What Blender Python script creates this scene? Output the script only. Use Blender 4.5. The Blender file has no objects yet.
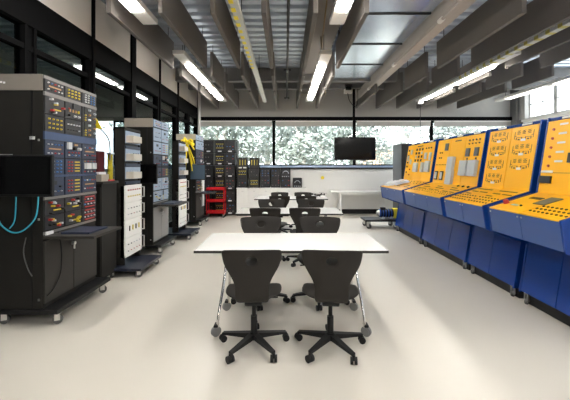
import bpy, bmesh, math, random
from mathutils import Matrix, Vector
S = bpy.context.scene
COL = S.collection
PI = math.pi
V = Vector

# ------------------------------------------------------------------ materials
MATS = {}
def mat(name, col, rough=.5, metal=0., vary=.06, scale=14., bump=0., emit=0., coat=0., spec=.5):
    if name in MATS: return MATS[name]
    m = bpy.data.materials.new(name); m.use_nodes = True
    nt = m.node_tree; b = nt.nodes['Principled BSDF']
    tc = nt.nodes.new('ShaderNodeTexCoord'); n = nt.nodes.new('ShaderNodeTexNoise')
    n.inputs['Scale'].default_value = scale; n.inputs['Detail'].default_value = 3
    nt.links.new(tc.outputs['Object'], n.inputs['Vector'])
    mx = nt.nodes.new('ShaderNodeMix'); mx.data_type = 'RGBA'
    c = tuple(col)
    mx.inputs[6].default_value = tuple(max(0, x*(1-vary)) for x in c) + (1,)
    mx.inputs[7].default_value = tuple(min(1, x*(1+vary)) for x in c) + (1,)
    nt.links.new(n.outputs['Fac'], mx.inputs[0])
    nt.links.new(mx.outputs[2], b.inputs['Base Color'])
    b.inputs['Roughness'].default_value = rough; b.inputs['Metallic'].default_value = metal
    b.inputs['Specular IOR Level'].default_value = spec
    b.inputs['Coat Weight'].default_value = coat
    if bump:
        bp = nt.nodes.new('ShaderNodeBump'); bp.inputs['Strength'].default_value = bump
        bp.inputs['Distance'].default_value = .02
        nt.links.new(n.outputs['Fac'], bp.inputs['Height']); nt.links.new(bp.outputs[0], b.inputs['Normal'])
    if emit:
        b.inputs['Emission Color'].default_value = c + (1,); b.inputs['Emission Strength'].default_value = emit
    MATS[name] = m; return m

def glassmat(name, tint, ior=1.45):
    m = bpy.data.materials.new(name); m.use_nodes = True; nt = m.node_tree; nt.nodes.clear()
    o = nt.nodes.new('ShaderNodeOutputMaterial'); mix = nt.nodes.new('ShaderNodeMixShader')
    t = nt.nodes.new('ShaderNodeBsdfTransparent'); t.inputs[0].default_value = tint + (1,)
    g = nt.nodes.new('ShaderNodeBsdfGlossy'); g.inputs['Roughness'].default_value = .02
    f = nt.nodes.new('ShaderNodeFresnel')
    ge = nt.nodes.new('ShaderNodeNewGeometry'); mr = nt.nodes.new('ShaderNodeMapRange')
    mr.inputs[3].default_value = ior; mr.inputs[4].default_value = 1/ior
    nt.links.new(ge.outputs['Backfacing'], mr.inputs[0]); nt.links.new(mr.outputs[0], f.inputs[0])
    nt.links.new(f.outputs[0], mix.inputs[0]); nt.links.new(t.outputs[0], mix.inputs[1]); nt.links.new(g.outputs[0], mix.inputs[2])
    nt.links.new(mix.outputs[0], o.inputs[0]); MATS[name] = m; return m

def floormat():
    m = mat('floor_vinyl', (.65,.61,.545), .33, vary=.03, scale=1.1, spec=.45)
    return m

def woodgrain(name, col, rough):
    m = mat(name, col, rough, vary=.10, scale=3., spec=.3)
    nt = m.node_tree
    n = [x for x in nt.nodes if x.type == 'TEX_NOISE'][0]; tc = [x for x in nt.nodes if x.type == 'TEX_COORD'][0]
    mp = nt.nodes.new('ShaderNodeMapping'); mp.inputs['Scale'].default_value = (28, 2, 2)
    nt.links.new(tc.outputs['Object'], mp.inputs[0]); nt.links.new(mp.outputs[0], n.inputs['Vector'])
    return m

M_floor = floormat()
M_wall = mat('wall_grey_paint', (.52,.50,.46), .8, vary=.02, scale=2)
M_white = mat('white_board', (.87,.865,.84), .45, vary=.015, scale=3)
M_taupe = mat('upper_panel_taupe', (.68,.63,.58), .75, vary=.03, scale=3)
M_deck = mat('galvanised_deck', (.46,.51,.58), .36, metal=.8, vary=.16, scale=5)
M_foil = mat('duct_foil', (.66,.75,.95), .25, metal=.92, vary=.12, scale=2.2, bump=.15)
M_black = mat('black_steel', (.007,.007,.008), .45, vary=.15, spec=.3)
M_frame = mat('black_frame', (.003,.003,.0033), .8, vary=.15, spec=.06)
M_rackbody = mat('rack_black_paint', (.015,.014,.0125), .6, vary=.12, scale=6, spec=.25)
M_rackdoor = mat('rack_door_grey', (.034,.031,.028), .5, vary=.08, scale=6, spec=.3)
M_rackgrey = mat('rack_strip_grey', (.17,.165,.16), .45, vary=.06)
M_cream = mat('header_cream', (.40,.36,.30), .5, vary=.04)
M_hdr = mat('header_tan', (.19,.17,.15), .5, vary=.05)
M_panelD = mat('panel_charcoal', (.019,.019,.023), .45, vary=.2)
M_panelB = mat('panel_slate_blue', (.024,.034,.066), .42, vary=.15)
M_panelL = mat('panel_light_blue', (.30,.38,.50), .42, vary=.08)
M_barB = mat('bar_blue', (.035,.06,.13), .4, vary=.1)
M_baffle = mat('acoustic_felt', (.155,.14,.128), .92, vary=.05, scale=30)
M_beam = mat('beam_taupe', (.44,.40,.36), .7, vary=.04)
M_beamD = mat('beam_dark', (.20,.195,.19), .7, vary=.05)
M_fix = mat('fixture_white', (.78,.76,.73), .4, vary=.02)
M_lamp = mat('lamp_diffuser', (1,.965,.90), .5, vary=0, emit=27)
M_lampd = mat('lamp_diffuser_dim', (1,.965,.90), .5, vary=0, emit=1.3)
M_glow = mat('added_deck_glow', (1,.965,.90), .5, vary=0, emit=1.5)  # invented glow that brightens the roof deck
M_yel = mat('console_yellow', (1,.49,.0), .35, vary=.03, scale=4, spec=.4)
M_blue = mat('console_blue', (.003,.042,.25), .26, vary=.06, scale=4, coat=.03, spec=.4)
M_apron = mat('console_apron_blue', (.045,.095,.28), .4, vary=.05, scale=4)
M_chair = woodgrain('chair_shell', (.020,.017,.015), .55)
M_plastic = mat('black_plastic', (.008,.008,.009), .45, vary=.1, spec=.3)
M_chrome = mat('chrome', (.72,.70,.68), .16, metal=1, vary=.04)
M_rubber = mat('grey_rubber', (.085,.085,.085), .5, vary=.1)
M_steel = mat('zinc_steel', (.62,.62,.60), .3, metal=.8, vary=.1)
M_top = mat('white_laminate', (.80,.785,.77), .22, vary=.012, scale=2)
M_edge = mat('dark_edge', (.035,.032,.03), .45)
M_red = mat('trolley_red', (.62,.012,.02), .35, vary=.06)
M_scr = mat('screen_black', (.004,.004,.0045), .12, vary=.05, spec=.2)
M_scrb = mat('screen_slate', (.075,.115,.16), .25, vary=.05)
M_cY = mat('knob_yellow', (.60,.46,.03), .4)
M_cR = mat('knob_red', (.42,.03,.03), .4)
M_cW = mat('knob_white', (.55,.55,.56), .4)
M_cB = mat('knob_blue', (.05,.17,.42), .4)
M_cO = mat('knob_orange', (.38,.22,.10), .4)
M_cK = mat('knob_black', (.008,.008,.009), .35)
M_cG = mat('meter_grey', (.50,.55,.60), .35, vary=.06)
M_ink = mat('print_black', (.05,.028,.01), .5)
M_cyan = mat('cable_cyan', (.03,.36,.50), .45)
M_cab = mat('cable_grey', (.10,.10,.10), .5)
M_rib = mat('ribbon_yellow', (.88,.70,.02), .45)
M_alu = mat('sky_reflection_metal', (.55,.70,.98), .22, metal=.35, vary=.05)  # blue of the reflected sky is painted into the sill metal
M_blind = mat('blind_fabric', (.46,.44,.42), .85, vary=.03)
M_paper = mat('paper', (.78,.78,.80), .6, vary=.03)
M_leaf = mat('gum_leaf', (.20,.235,.21), .55, vary=.3, scale=1.3)
M_leaf2 = mat('pale_leaf', (.36,.40,.38), .55, vary=.3, scale=1.7)
M_bark = mat('pale_bark', (.62,.58,.54), .8, vary=.15, scale=4)
M_ground = mat('outside_ground', (.50,.46,.36), .9, vary=.15, scale=.6)
M_brick = mat('tan_brick', (.55,.36,.24), .85, vary=.1)
M_dkwall = mat('corridor_wall', (.36,.39,.38), .8, vary=.04, scale=1)
M_cabinet = mat('graphite_cabinet', (.10,.105,.115), .4, vary=.05)
M_maroon = mat('maroon', (.10,.015,.02), .5)
M_skin = mat('label_white', (.80,.80,.80), .5)
G_win = glassmat('clear_pane', (.97,.98,.98))
G_part = glassmat('tinted_pane', (.62,.67,.67), 1.6)
G_tube = glassmat('yellow_acrylic', (.80,.70,.10))

# ------------------------------------------------------------------ mesh helpers
class MB:
    def __init__(s): s.bm = bmesh.new()
    def _x(s, vs, T):
        if T is not None:
            for v in vs: v.co = T @ v.co
    def box(s, x0,x1,y0,y1,z0,z1, T=None):
        vs = [s.bm.verts.new((x,y,z)) for z in (z0,z1) for y in (y0,y1) for x in (x0,x1)]
        for f in ((0,2,3,1),(4,5,7,6),(0,1,5,4),(2,6,7,3),(0,4,6,2),(1,3,7,5)):
            s.bm.faces.new([vs[i] for i in f])
        s._x(vs, T); return s
    def cyl(s, p0, p1, r0, r1=None, n=14, T=None):
        r1 = r0 if r1 is None else r1
        p0, p1 = V(p0), V(p1); d = (p1-p0).normalized()
        a = d.orthogonal().normalized(); b = d.cross(a)
        A = [s.bm.verts.new(p0 + r0*(math.cos(2*PI*i/n)*a + math.sin(2*PI*i/n)*b)) for i in range(n)]
        B = [s.bm.verts.new(p1 + r1*(math.cos(2*PI*i/n)*a + math.sin(2*PI*i/n)*b)) for i in range(n)]
        for i in range(n): s.bm.faces.new((A[i],A[(i+1)%n],B[(i+1)%n],B[i]))
        s.bm.faces.new(A[::-1]); s.bm.faces.new(B)
        s._x(A+B, T); return s
    def tube(s, pts, r, n=8):
        pts = [V(p) for p in pts]; rings = []
        up = None
        for i,p in enumerate(pts):
            d = (pts[min(i+1,len(pts)-1)] - pts[max(i-1,0)]).normalized()
            a = d.orthogonal().normalized() if up is None else (up - d*up.dot(d)).normalized()
            up = a; b = d.cross(a); rr = r[i] if isinstance(r,(list,tuple)) else r
            rings.append([s.bm.verts.new(p + rr*(math.cos(2*PI*k/n)*a+math.sin(2*PI*k/n)*b)) for k in range(n)])
        for A,B in zip(rings, rings[1:]):
            for k in range(n): s.bm.faces.new((A[k],A[(k+1)%n],B[(k+1)%n],B[k]))
        s.bm.faces.new(rings[0][::-1]); s.bm.faces.new(rings[-1]); return s
    def prism(s, prof, x0, x1, T=None):     # prof: (y,z) polygon extruded along x
        A = [s.bm.verts.new((x0,y,z)) for y,z in prof]; B = [s.bm.verts.new((x1,y,z)) for y,z in prof]
        n = len(prof)
        for i in range(n): s.bm.faces.new((A[i],A[(i+1)%n],B[(i+1)%n],B[i]))
        s.bm.faces.new(A[::-1]); s.bm.faces.new(B); s._x(A+B, T); return s
    def mesh(s, name, m):
        bmesh.ops.recalc_face_normals(s.bm, faces=s.bm.faces[:])
        me = bpy.data.meshes.new(name); s.bm.to_mesh(me); s.bm.free(); me.materials.append(m); return me
    def build(s, name, m, parent=None, bevel=0, smooth=False):
        me = s.mesh(name, m); o = bpy.data.objects.new(name, me); COL.objects.link(o)
        if parent: o.parent = parent
        if smooth:
            for p in me.polygons: p.use_smooth = True
            me.set_sharp_from_angle(angle=math.radians(40))
        if bevel:
            b = o.modifiers.new('bevel','BEVEL'); b.width = bevel; b.segments = 2; b.limit_method = 'ANGLE'
        return o
def box(*a, T=None): return MB().box(*a, T=T)

def tag(o, label, cat, group=None):
    o['label'] = label; o['category'] = cat
    if group: o['group'] = group
    return o
def thing(name, label, cat, loc=(0,0,0), rz=0, group=None):
    o = bpy.data.objects.new(name, None); COL.objects.link(o); o.empty_display_size = .1
    o.location = loc; o.rotation_euler = (0,0,rz); return tag(o, label, cat, group)
def struct(o): o['kind'] = 'structure'; return o
def dup(root, loc=None, rz=None, label=None, group=None):
    def cp(o, parent):
        c = o.copy(); COL.objects.link(c)
        if parent: c.parent = parent
        for ch in list(o.children): cp(ch, c)
        return c
    r = cp(root, None)
    if loc is not None: r.location = loc
    if rz is not None: r.rotation_euler = (0,0,rz)
    if label: r['label'] = label
    if group: r['group'] = group
    return r

# tiny repeated hardware, in a face frame (u right, v up, w out)
CACHE = {}
def item(name, parent, F, u, v, shape, m, d=.008, label=None):
    """shape: ('r', w, h) plate or ('c', radius) knob"""
    key = (shape, m.name, d)
    if key not in CACHE:
        b = MB()
        if shape[0] == 'r': b.box(-shape[1]/2, shape[1]/2, -shape[2]/2, shape[2]/2, -.001, d)
        else: b.cyl((0,0,-.001),(0,0,d), shape[1], shape[1]*.85, 12)
        CACHE[key] = b.mesh(name, m)
    o = bpy.data.objects.new(name, CACHE[key]); COL.objects.link(o); o.parent = parent
    o.matrix_local = F @ Matrix.Translation((u, v, 0))
    return o
def frame(o, u, v):
    u, v = V(u).normalized(), V(v).normalized(); w = u.cross(v)
    return Matrix(((u.x,v.x,w.x,o[0]),(u.y,v.y,w.y,o[1]),(u.z,v.z,w.z,o[2]),(0,0,0,1)))

# ------------------------------------------------------------------ room shell
XL, XR, YB, YF, ZD = -2.85, 7.5, 10.7, -5.0, 4.05
XC = -6.2                                  # far side of the corridor behind the glass partition
struct(box(XC, XR+.2, YF-.2, YB+.2, -.1, 0).build('floor', M_floor))

b = MB()                                    # corrugated roof deck, ribs across the room
prof = []; y = YF-.2
while y < YB+.15:
    prof += [(y,ZD),(y+.11,ZD),(y+.14,ZD+.085),(y+.22,ZD+.085)]; y += .25
top = [(y,ZD+.12),(YF-.2,ZD+.12)]
b.prism(prof+top, XC, XR+.2)
struct(b.build('ceiling', M_deck))
# plain soffit beam between two rows of baffles, cross beams near the windows
struct(box(.40,.92, YF, YB, 3.90, 4.05).build('trim_1', mat('soffit_taupe',(.22,.20,.18),.8)))
struct(box(XL, XR, 8.45, 8.62, 3.72, 4.05).build('trim_2', M_beamD))
struct(box(XL, XR, 9.55, 9.70, 3.78, 4.05).build('trim_3', M_beamD))
# silver duct and beam
du = thing('air_duct', 'wide silver foil-faced air duct with dark seams under the roof deck', 'duct', (1.6,0,3.77))
box(-.62,.53,-4.8,8.5,0,.24).build('duct_body', M_foil, du)
for k in range(11):
    yy = 4.86+1.2*(k-8)
    if -4.7 < yy < 8.6: box(-.63,.54,yy-.018,yy+.018,-.014,.25).build('seam_flange', M_black, du)
bm_ = thing('steel_beam', 'long taupe steel beam running beside the silver air duct', 'beam', (2.33,0,3.60))
box(-.15,.03,YF+.05,YB-.02,0,.22).build('web', M_beam, bm_)
box(-.17,.06,YF+.05,YB-.02,-.012,0).build('bottom_flange', M_beam, bm_)
MB().cyl((-.16,YF+.05,-.045),(-.16,9.6,-.045),.022).build('pipe', M_beam, bm_, smooth=True)
for yy in (4.6,6.6,8.6): MB().cyl((-.16,yy-.05,-.045),(-.16,yy+.05,-.045),.036).build('coupling', M_fix, bm_, smooth=True)

# back wall
struct(box(XC, XR+.2, YB, YB+.2, 0, 1.46).build('wall_back', M_white))
struct(box(XC, XR+.2, YB, YB+.2, 3.02, 4.2).build('wall_back_upper', M_wall))
struct(box(XL, XR, YB-.012, YB+.002, 0, .15).build('baseboard_back', M_black))
struct(box(XL, XR, YB-.10, YB-.002, 3.02, 3.13).build('trim_4', M_frame, bevel=.01))
struct(box(XL, XR, YB-.06, YB-.002, 1.455, 1.50).build('trim_5', M_frame))
MUL = [-5.6,-2.95,-.38,2.24,4.75,7.42]
for i in range(5):
    x0, x1 = MUL[i], MUL[i+1]
    f = MB(); w = .045
    f.box(x0,x0+w,YB+.02,YB+.10,1.58,3.02).box(x1-w,x1,YB+.02,YB+.10,1.58,3.02)
    f.box(x0+w,x1-w,YB+.02,YB+.10,2.97,3.02).box(x0,x1,YB+.02,YB+.10,1.565,1.60)
    o = struct(f.build('window_%d' % (i+1), M_frame))
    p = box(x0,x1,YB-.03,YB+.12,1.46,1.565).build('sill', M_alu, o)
    box(x0+w,x1-w,YB+.055,YB+.062,1.60,2.97).build('pane', G_win, o)
for i,w in ((1,'left'),(2,'middle'),(3,'right'),(4,'far right')):
    x0, x1 = MUL[i]+.06, MUL[i+1]-.06
    if i == 1: x0 = XL+.03
    t = thing('roller_blind', 'grey roller blind rolled up atop the %s back window%s' % (w, ', above the consoles' if i==4 else ''), 'blind', ((x0+x1)/2,YB-.04,2.84), 0, 'roller blinds of the back windows')
    h = (x1-x0)/2
    box(-h,h,0,.012,.0,.15).build('fabric', M_blind, t)
    MB().cyl((-h,.006,0),(h,.006,0),.012).build('bottom_bar', M_blind, t)
    box(-h,h,-.012,.035,.13,.175).build('cassette', M_fix, t)

# left: black framed glass partition
posts = [-3.6,-2.4,-1.2,0.1,1.3,2.5,3.66,4.82,6.09,7.38,8.63,9.65]
f = MB()
for p in posts:
    f.box(XL-.09,XL+.03,p-.085,p-.045,0,3.4).box(XL-.09,XL+.03,p+.045,p+.085,0,3.4).box(XL-.05,XL+.0,p-.045,p+.045,0,3.4)
f.box(XL-.10,XL+.04,YF,YB,3.06,3.40).box(XL-.07,XL+.02,YF,YB,2.79,2.85).box(XL-.07,XL+.02,YF,YB,0,.12)
f.box(XL-.09,XL+.05,YB-.16,YB,0,4.05)
struct(f.build('wall_left', M_frame))
for p,hw in ((4.82,.025),(6.09,.085),(7.38,.025),(2.5,.025),(8.63,.03)):
    struct(box(XL+.03,XL+.06,p-hw,p+hw,0,4.05).build('trim_10', M_frame))
struct(box(XL-.03,XL-.022,YF,YB-.16,.12,3.06).build('window_6', G_part))
f = MB(); e = [YF]+[p for p in posts]+[YB]
struct(box(XL-.06,XL-.03,YF,YB,3.4,4.05).build('wall_left_upper', M_frame))
for a,c in zip(e, e[1:]):
    g = .09 if abs(c-6.09)<.01 or abs(a-6.09)<.01 else .03
    struct(box(XL-.03,XL+.03,a+(.09 if abs(a-6.09)<.01 else .03),c-(.09 if abs(c-6.09)<.01 else .03),3.4,4.05).build('trim_6', M_taupe))
# corridor side
struct(box(XC-.2,XC,YF,YB,0,4.2).build('wall_corridor', M_dkwall))
# white downpipe in the rear left corner
MB().cyl((XL+.12,YB-.25,0),(XL+.12,YB-.25,4.05),.045).build('down_pipe', M_fix, smooth=True)
tag(bpy.data.objects['down_pipe'], 'pale grey vertical pipe in the rear left corner of the room', 'pipe')

# right wall with clerestory windows
struct(box(XR,XR+.2,YF,YB,0,3.0).build('wall_right', M_white))
struct(box(XR-.12,XR+.2,10.18,YB,3.0,4.05).build('trim_7', M_wall))
struct(box(XR-.22,XR,10.42,YB,0,4.05).build('trim_8', M_beamD))
struct(box(XR-.06,XR+.2,YF,YB,2.93,3.0).build('trim_9', M_white))
yy = 10.18
for k in range(15):
    y1, y0 = yy, yy-1.0
    f = MB(); X = (XR+.03, XR+.09)
    f.box(*X,y0,y0+.09,3,4.05).box(*X,y1-.03,y1,3,4.05).box(*X,y0,y1,3,3.05).box(*X,y0,y1,3.95,4.05)
    f.box(*X,y0+.5,y0+.53,3,4.0).box(*X,y0,y1,3.42,3.45)
    o = struct(f.build('window_%d' % (7+k), M_white))
    box(XR+.055,XR+.062,y0+.09,y1-.03,3.05,3.95).build('pane', G_win, o)
    yy -= 1.0
struct(box(XC,XR+.2,YF-.2,YF,0,4.2).build('wall_front', M_wall))

# ------------------------------------------------------------------ ceiling things
ROWS = [-2.16,-1.53,-.90,-.28,.35,.97,2.24,2.88,3.53,4.18,4.83,5.46]
ORD = ['first','second','third','fourth','fifth','sixth','seventh','eighth','ninth','tenth','eleventh','twelfth']
SEG = [(4.0,6.26,'nearest board'),(6.76,7.95,'short middle board'),(8.2,10.5,'far board by the windows')]
for r,x in enumerate(ROWS):
    for k,(y0,y1,w) in enumerate(SEG):
        if x == 2.24 and k < 2: continue
        t = thing('acoustic_baffle', 'grey hanging acoustic baffle, %s row from the glass partition, %s' % (ORD[r], w), 'baffle', (x+.015,(y0+y1)/2,3.375), 0, 'acoustic baffles under the roof deck')
        h = (y1-y0)/2
        box(-.03,.03,-h,h,0,.50).build('felt_board', M_baffle, t, bevel=.004)
        for q in (-.8,.8): MB().cyl((0,q*h,.50),(0,q*h,ZD-3.375+.01),.006,n=6).build('hanger', M_black, t)
for X,row in ((-1.82,'left row'),(.69,'middle row'),(3.90,'row above the consoles'),(6.2,'row along the high right windows')):
    for y0,y1,w in ((-4.7,-.65,'rear'),(.4,4.45,'near'),(5.6,9.65,'far')):  # rear fixtures are out of view, added only for their light
        lab = {'rear':'unseen added rear','near':'near','far':'far'}[w]
        t = thing('linear_light', 'white linear pendant light, %s one in the %s' % (lab, row), 'light', (X,y0,3.42), 0, 'linear pendant lights')
        box(-.10,.10,0,4.05,.005,.075).build('housing', M_fix, t, bevel=.006)
        box(-.062,.062,.62,1.98,-.028,.02).build('diffuser', M_lampd if X > 6 else M_lamp, t)
        box(-.062,.062,2.26,3.62,-.028,.02).build('diffuser', M_lampd if X > 6 else M_lamp, t)
        box(-.075,.075,.62,3.62,.07,.078).build('added_glow_strip', M_glow, t)  # made-up glowing strip on the housing, added to light the deck
        for q in (.35,3.7): MB().cyl((0,q,.07),(0,q,.64),.006,n=6).build('hanger', M_black, t)
M_bus = mat('busway_grey', (.55,.55,.52), .4, vary=.04)
for X,lab,dx in ((-.60,'grey power busway with yellow hazard marks between left ceiling baffles','l'),(3.70,'grey power busway with yellow hazard stripes above the consoles','r')):
    t = thing('power_busway', lab, 'busway', (X,0,3.40 if dx=='l' else 3.365), 0)
    y1 = 9.0 if dx=='r' else 9.6
    box(-.05,.05,1.0,y1,0,.06).build('rail', M_bus, t)
    yy = 1.2
    while yy < (7.0 if dx=='r' else 6.4):
        if dx == 'l': box(-.055,.0,yy,yy+.10,-.004,.064).build('hazard_mark', M_rib, t)
        else:
            hm = MB().box(-.051,.051,0,.075,-.002,.062).build('hazard_mark', mat('hazard_muted',(.50,.42,.10),.5), t)
            hm.location = (0,yy,0)
        yy += .21
    for q in (1.6,4.5,7.5): MB().cyl((0,q,.05),(0,q,.66),.006,n=6).build('hanger', M_black, t)
    if dx == 'r':
        box(-.07,.07,y1,y1+.12,-.12,.06).build('end_box', M_fix, t, bevel=.008)
t = thing('pull_cord', 'thin dark cord hanging from the end of the right busway', 'cord', (3.70,9.06,.3))
MB().cyl((0,0,0),(0,0,2.945),.007,n=6).build('cord', M_black, t)
box(-.04,.04,-.03,.03,-.02,.12).build('plug_box', M_black, t)
t = thing('sprinkler_pipe', 'thin black sprinkler pipe running along the ceiling', 'pipe', (.04,0,3.69))
MB().cyl((0,YF+.02,0),(0,10.45,0),.022).build('pipe', M_black, t, smooth=True)
for q in (2.,5.2,8.2): MB().cyl((0,q,0),(0,q,.37),.006,n=6).build('hanger', M_black, t)
for q in (4.0,7.4,10.4):
    k = MB().cyl((0,q,-.01),(0,q,-.06),.03,.018); k.build('sprinkler_head', M_steel, t)
    MB().cyl((-.08,q,0),(.08,q,0),.018).build('branch', M_black, t)
t = thing('flexible_conduit', 'brown flexible conduit drooping beside the near middle light', 'conduit', (.56,4.3,3.6))
pts = [(.02,.25,.30),(.0,.35,.06),(.02,.8,-.02),(.06,1.3,-.01),(.09,1.65,.04),(.09,1.75,.30)]
def smooth_path(p, n=6):
    p = [V(q) for q in p]; out = []
    for i in range(len(p)-1):
        a = p[max(i-1,0)]; b_ = p[i]; c = p[i+1]; d = p[min(i+2,len(p)-1)]
        for k in range(n):
            s = k/n
            out.append(.5*((2*b_)+(c-a)*s+(2*a-5*b_+4*c-d)*s*s+(3*b_-a-3*c+d)*s**3))
    return out+[p[-1]]
MB().tube(smooth_path(pts), .011).build('conduit', mat('conduit_brown',(.20,.13,.05),.5), t, smooth=True)

# ------------------------------------------------------------------ casters & chairs
def caster(parent, x, y, zt, r=.04, m=None, rz=0., fork=None):
    h = bpy.data.objects.new('caster', None)
    k = MB().box(-.006-r*.45,-r*.42,-r*.5,r*.6,r*.9,zt).box(r*.42,.006+r*.45,-r*.5,r*.6,r*.9,zt).box(-r*.5,r*.5,-r*.6,r*.7,zt-.012,zt)
    T = Matrix.Translation((x,y,0)) @ Matrix.Rotation(rz,4,'Z')
    k._x(k.bm.verts, T)
    o = k.build('caster', fork or M_steel, parent)
    w = MB().cyl((-r*.38,0,r),(r*.38,0,r), r, n=20); w.cyl((-r*.44,0,r),(r*.44,0,r), r*.45, n=14); w._x(w.bm.verts, T)
    w.build('wheel', m or M_rubber, o, smooth=True)
    return o

def chair_backrest():
    # side profile (y,z) and half width along it; cells around an oval grip hole are left out
    P = [(.02,.427,.075),(-.09,.425,.098),(-.165,.434,.116),(-.205,.466,.132),(-.223,.515,.134),(-.234,.56,.130),(-.244,.605,.136),(-.253,.655,.160),
         (-.262,.70,.187),(-.269,.735,.206),(-.275,.765,.217),(-.281,.795,.224),(-.287,.822,.228),(-.294,.850,.231),(-.302,.872,.230),(-.306,.884,.219)]
    nu = 16; bm = bmesh.new(); g = []
    for j,(y,z,w) in enumerate(P):
        row = []
        for i in range(nu+1):
            u = -1+2*i/nu
            bow = .035*max(0,min(1,(z-.5)/.2))
            zz = z - (.008*abs(u)**3 if j >= 14 else 0)
            row.append(bm.verts.new((u*w, y+bow*u*u, zz)))
        g.append(row)
    i0,i1,j0,j1 = 6,10,9,13
    hz, hr, hh = .793, .042, .031
    cnt = [(i,j) for i in range(i0,i1+1) for j in range(j0,j1+1) if i in (i0,i1) or j in (j0,j1)]
    for i,j in cnt:
        v = g[j][i]; dx = (i-(i0+i1)/2)/2; dz = (j-(j0+j1)/2)/2
        a = math.atan2(dz,dx); v.co.x = hr*math.cos(a); z = hz+hh*math.sin(a)
        v.co.y = -.2690-(z-.735)*.22; v.co.z = z
    for j in range(len(P)-1):
        for i in range(nu):
            if i0 <= i < i1 and j0 <= j < j1: continue
            bm.faces.new((g[j][i],g[j][i+1],g[j+1][i+1],g[j+1][i]))
    for i in range(i0+1,i1):
        for j in range(j0+1,j1): bm.verts.remove(g[j][i])
    me = bpy.data.meshes.new('backrest'); bm.to_mesh(me); bm.free(); me.materials.append(M_chair)
    for p in me.polygons: p.use_smooth = True
    return me
def chair_seat():
    n, m = 28, 7; bm = bmesh.new(); rings = []
    c = None
    for k in range(1,m+1):
        s = k/m; row = []
        for i in range(n):
            a = 2*PI*i/n; ca, sa = math.cos(a), math.sin(a); e = .72
            x = math.copysign(abs(ca)**e, ca)*.235*s; y = math.copysign(abs(sa)**e, sa)*.225*s+.02
            z = .478 + .018*(x/.235)**2 - (.05*max(0,(y-.08)/.165)**2) - .006*s**8
            row.append(bm.verts.new((x,y,z)))
        rings.append(row)
    c = bm.verts.new((0,.02,.478))
    for i in range(n): bm.faces.new((c,rings[0][i],rings[0][(i+1)%n]))
    for A,B in zip(rings,rings[1:]):
        for i in range(n): bm.faces.new((A[i],B[i],B[(i+1)%n],A[(i+1)%n]))
    me = bpy.data.meshes.new('seat'); bm.to_mesh(me); bm.free(); me.materials.append(M_chair)
    for p in me.polygons: p.use_smooth = True
    return me
def make_chair(label):
    t = thing('swivel_chair', label, 'chair', group='swivel chairs at the white tables')
    o = bpy.data.objects.new('backrest', chair_backrest()); COL.objects.link(o); o.parent = t
    q = o.modifiers.new('solid','SOLIDIFY'); q.thickness = .013; q.offset = 0
    q = o.modifiers.new('sub','SUBSURF'); q.levels = 1; q.render_levels = 1
    o = bpy.data.objects.new('seat', chair_seat()); COL.objects.link(o); o.parent = t
    q = o.modifiers.new('solid','SOLIDIFY'); q.thickness = .014; q.offset = -1
    q = o.modifiers.new('sub','SUBSURF'); q.levels = 1; q.render_levels = 1
    MB().box(-.07,.07,-.10,.10,.375,.425).build('tilt_mechanism', M_plastic, t, bevel=.012)
    MB().cyl((.06,.03,.395),(.20,.05,.39),.007).build('height_lever', M_plastic, t)
    k = MB().cyl((0,0,.09),(0,0,.26),.027).cyl((0,0,.26),(0,0,.38),.017); k.build('gas_column', M_plastic, t, smooth=True)
    base = MB().cyl((0,0,.068),(0,0,.125),.042,.034,16)
    for i in range(5):
        a = 2*PI*i/5 - PI/2 + PI/5; d = V((math.cos(a),math.sin(a),0)); s = V((-d.y,d.x,0))
        base.bm.verts.ensure_lookup_table()
        A = [d*.02+s*.026+V((0,0,.118)), d*.02-s*.026+V((0,0,.118)), d*.02-s*.024+V((0,0,.072)), d*.02+s*.024+V((0,0,.072))]
        B = [d*.285+s*.016+V((0,0,.082)), d*.285-s*.016+V((0,0,.082)), d*.285-s*.013+V((0,0,.062)), d*.285+s*.013+V((0,0,.062))]
        va = [base.bm.verts.new(p) for p in A]; vb = [base.bm.verts.new(p) for p in B]
        for q in range(4): base.bm.faces.new((va[q],va[(q+1)%4],vb[(q+1)%4],vb[q]))
        base.bm.faces.new(va); base.bm.faces.new(vb[::-1])
    bo = base.build('star_base', M_plastic, t)
    for i in range(5):
        a = 2*PI*i/5 - PI/2 + PI/5; d = V((math.cos(a),math.sin(a),0))*.285; ca = a+.9+.5*i
        ax = V((math.cos(ca),math.sin(ca),0))
        w = MB().cyl(d+ax*.006+V((0,0,.028)), d+ax*.026+V((0,0,.028)), .028, n=18).cyl(d-ax*.006+V((0,0,.028)), d-ax*.026+V((0,0,.028)), .028, n=18)
        w.cyl(d+V((0,0,.03)), d+V((0,0,.072)), .011)
        w.build('caster', M_plastic, bo, smooth=True)
    return t
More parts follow.
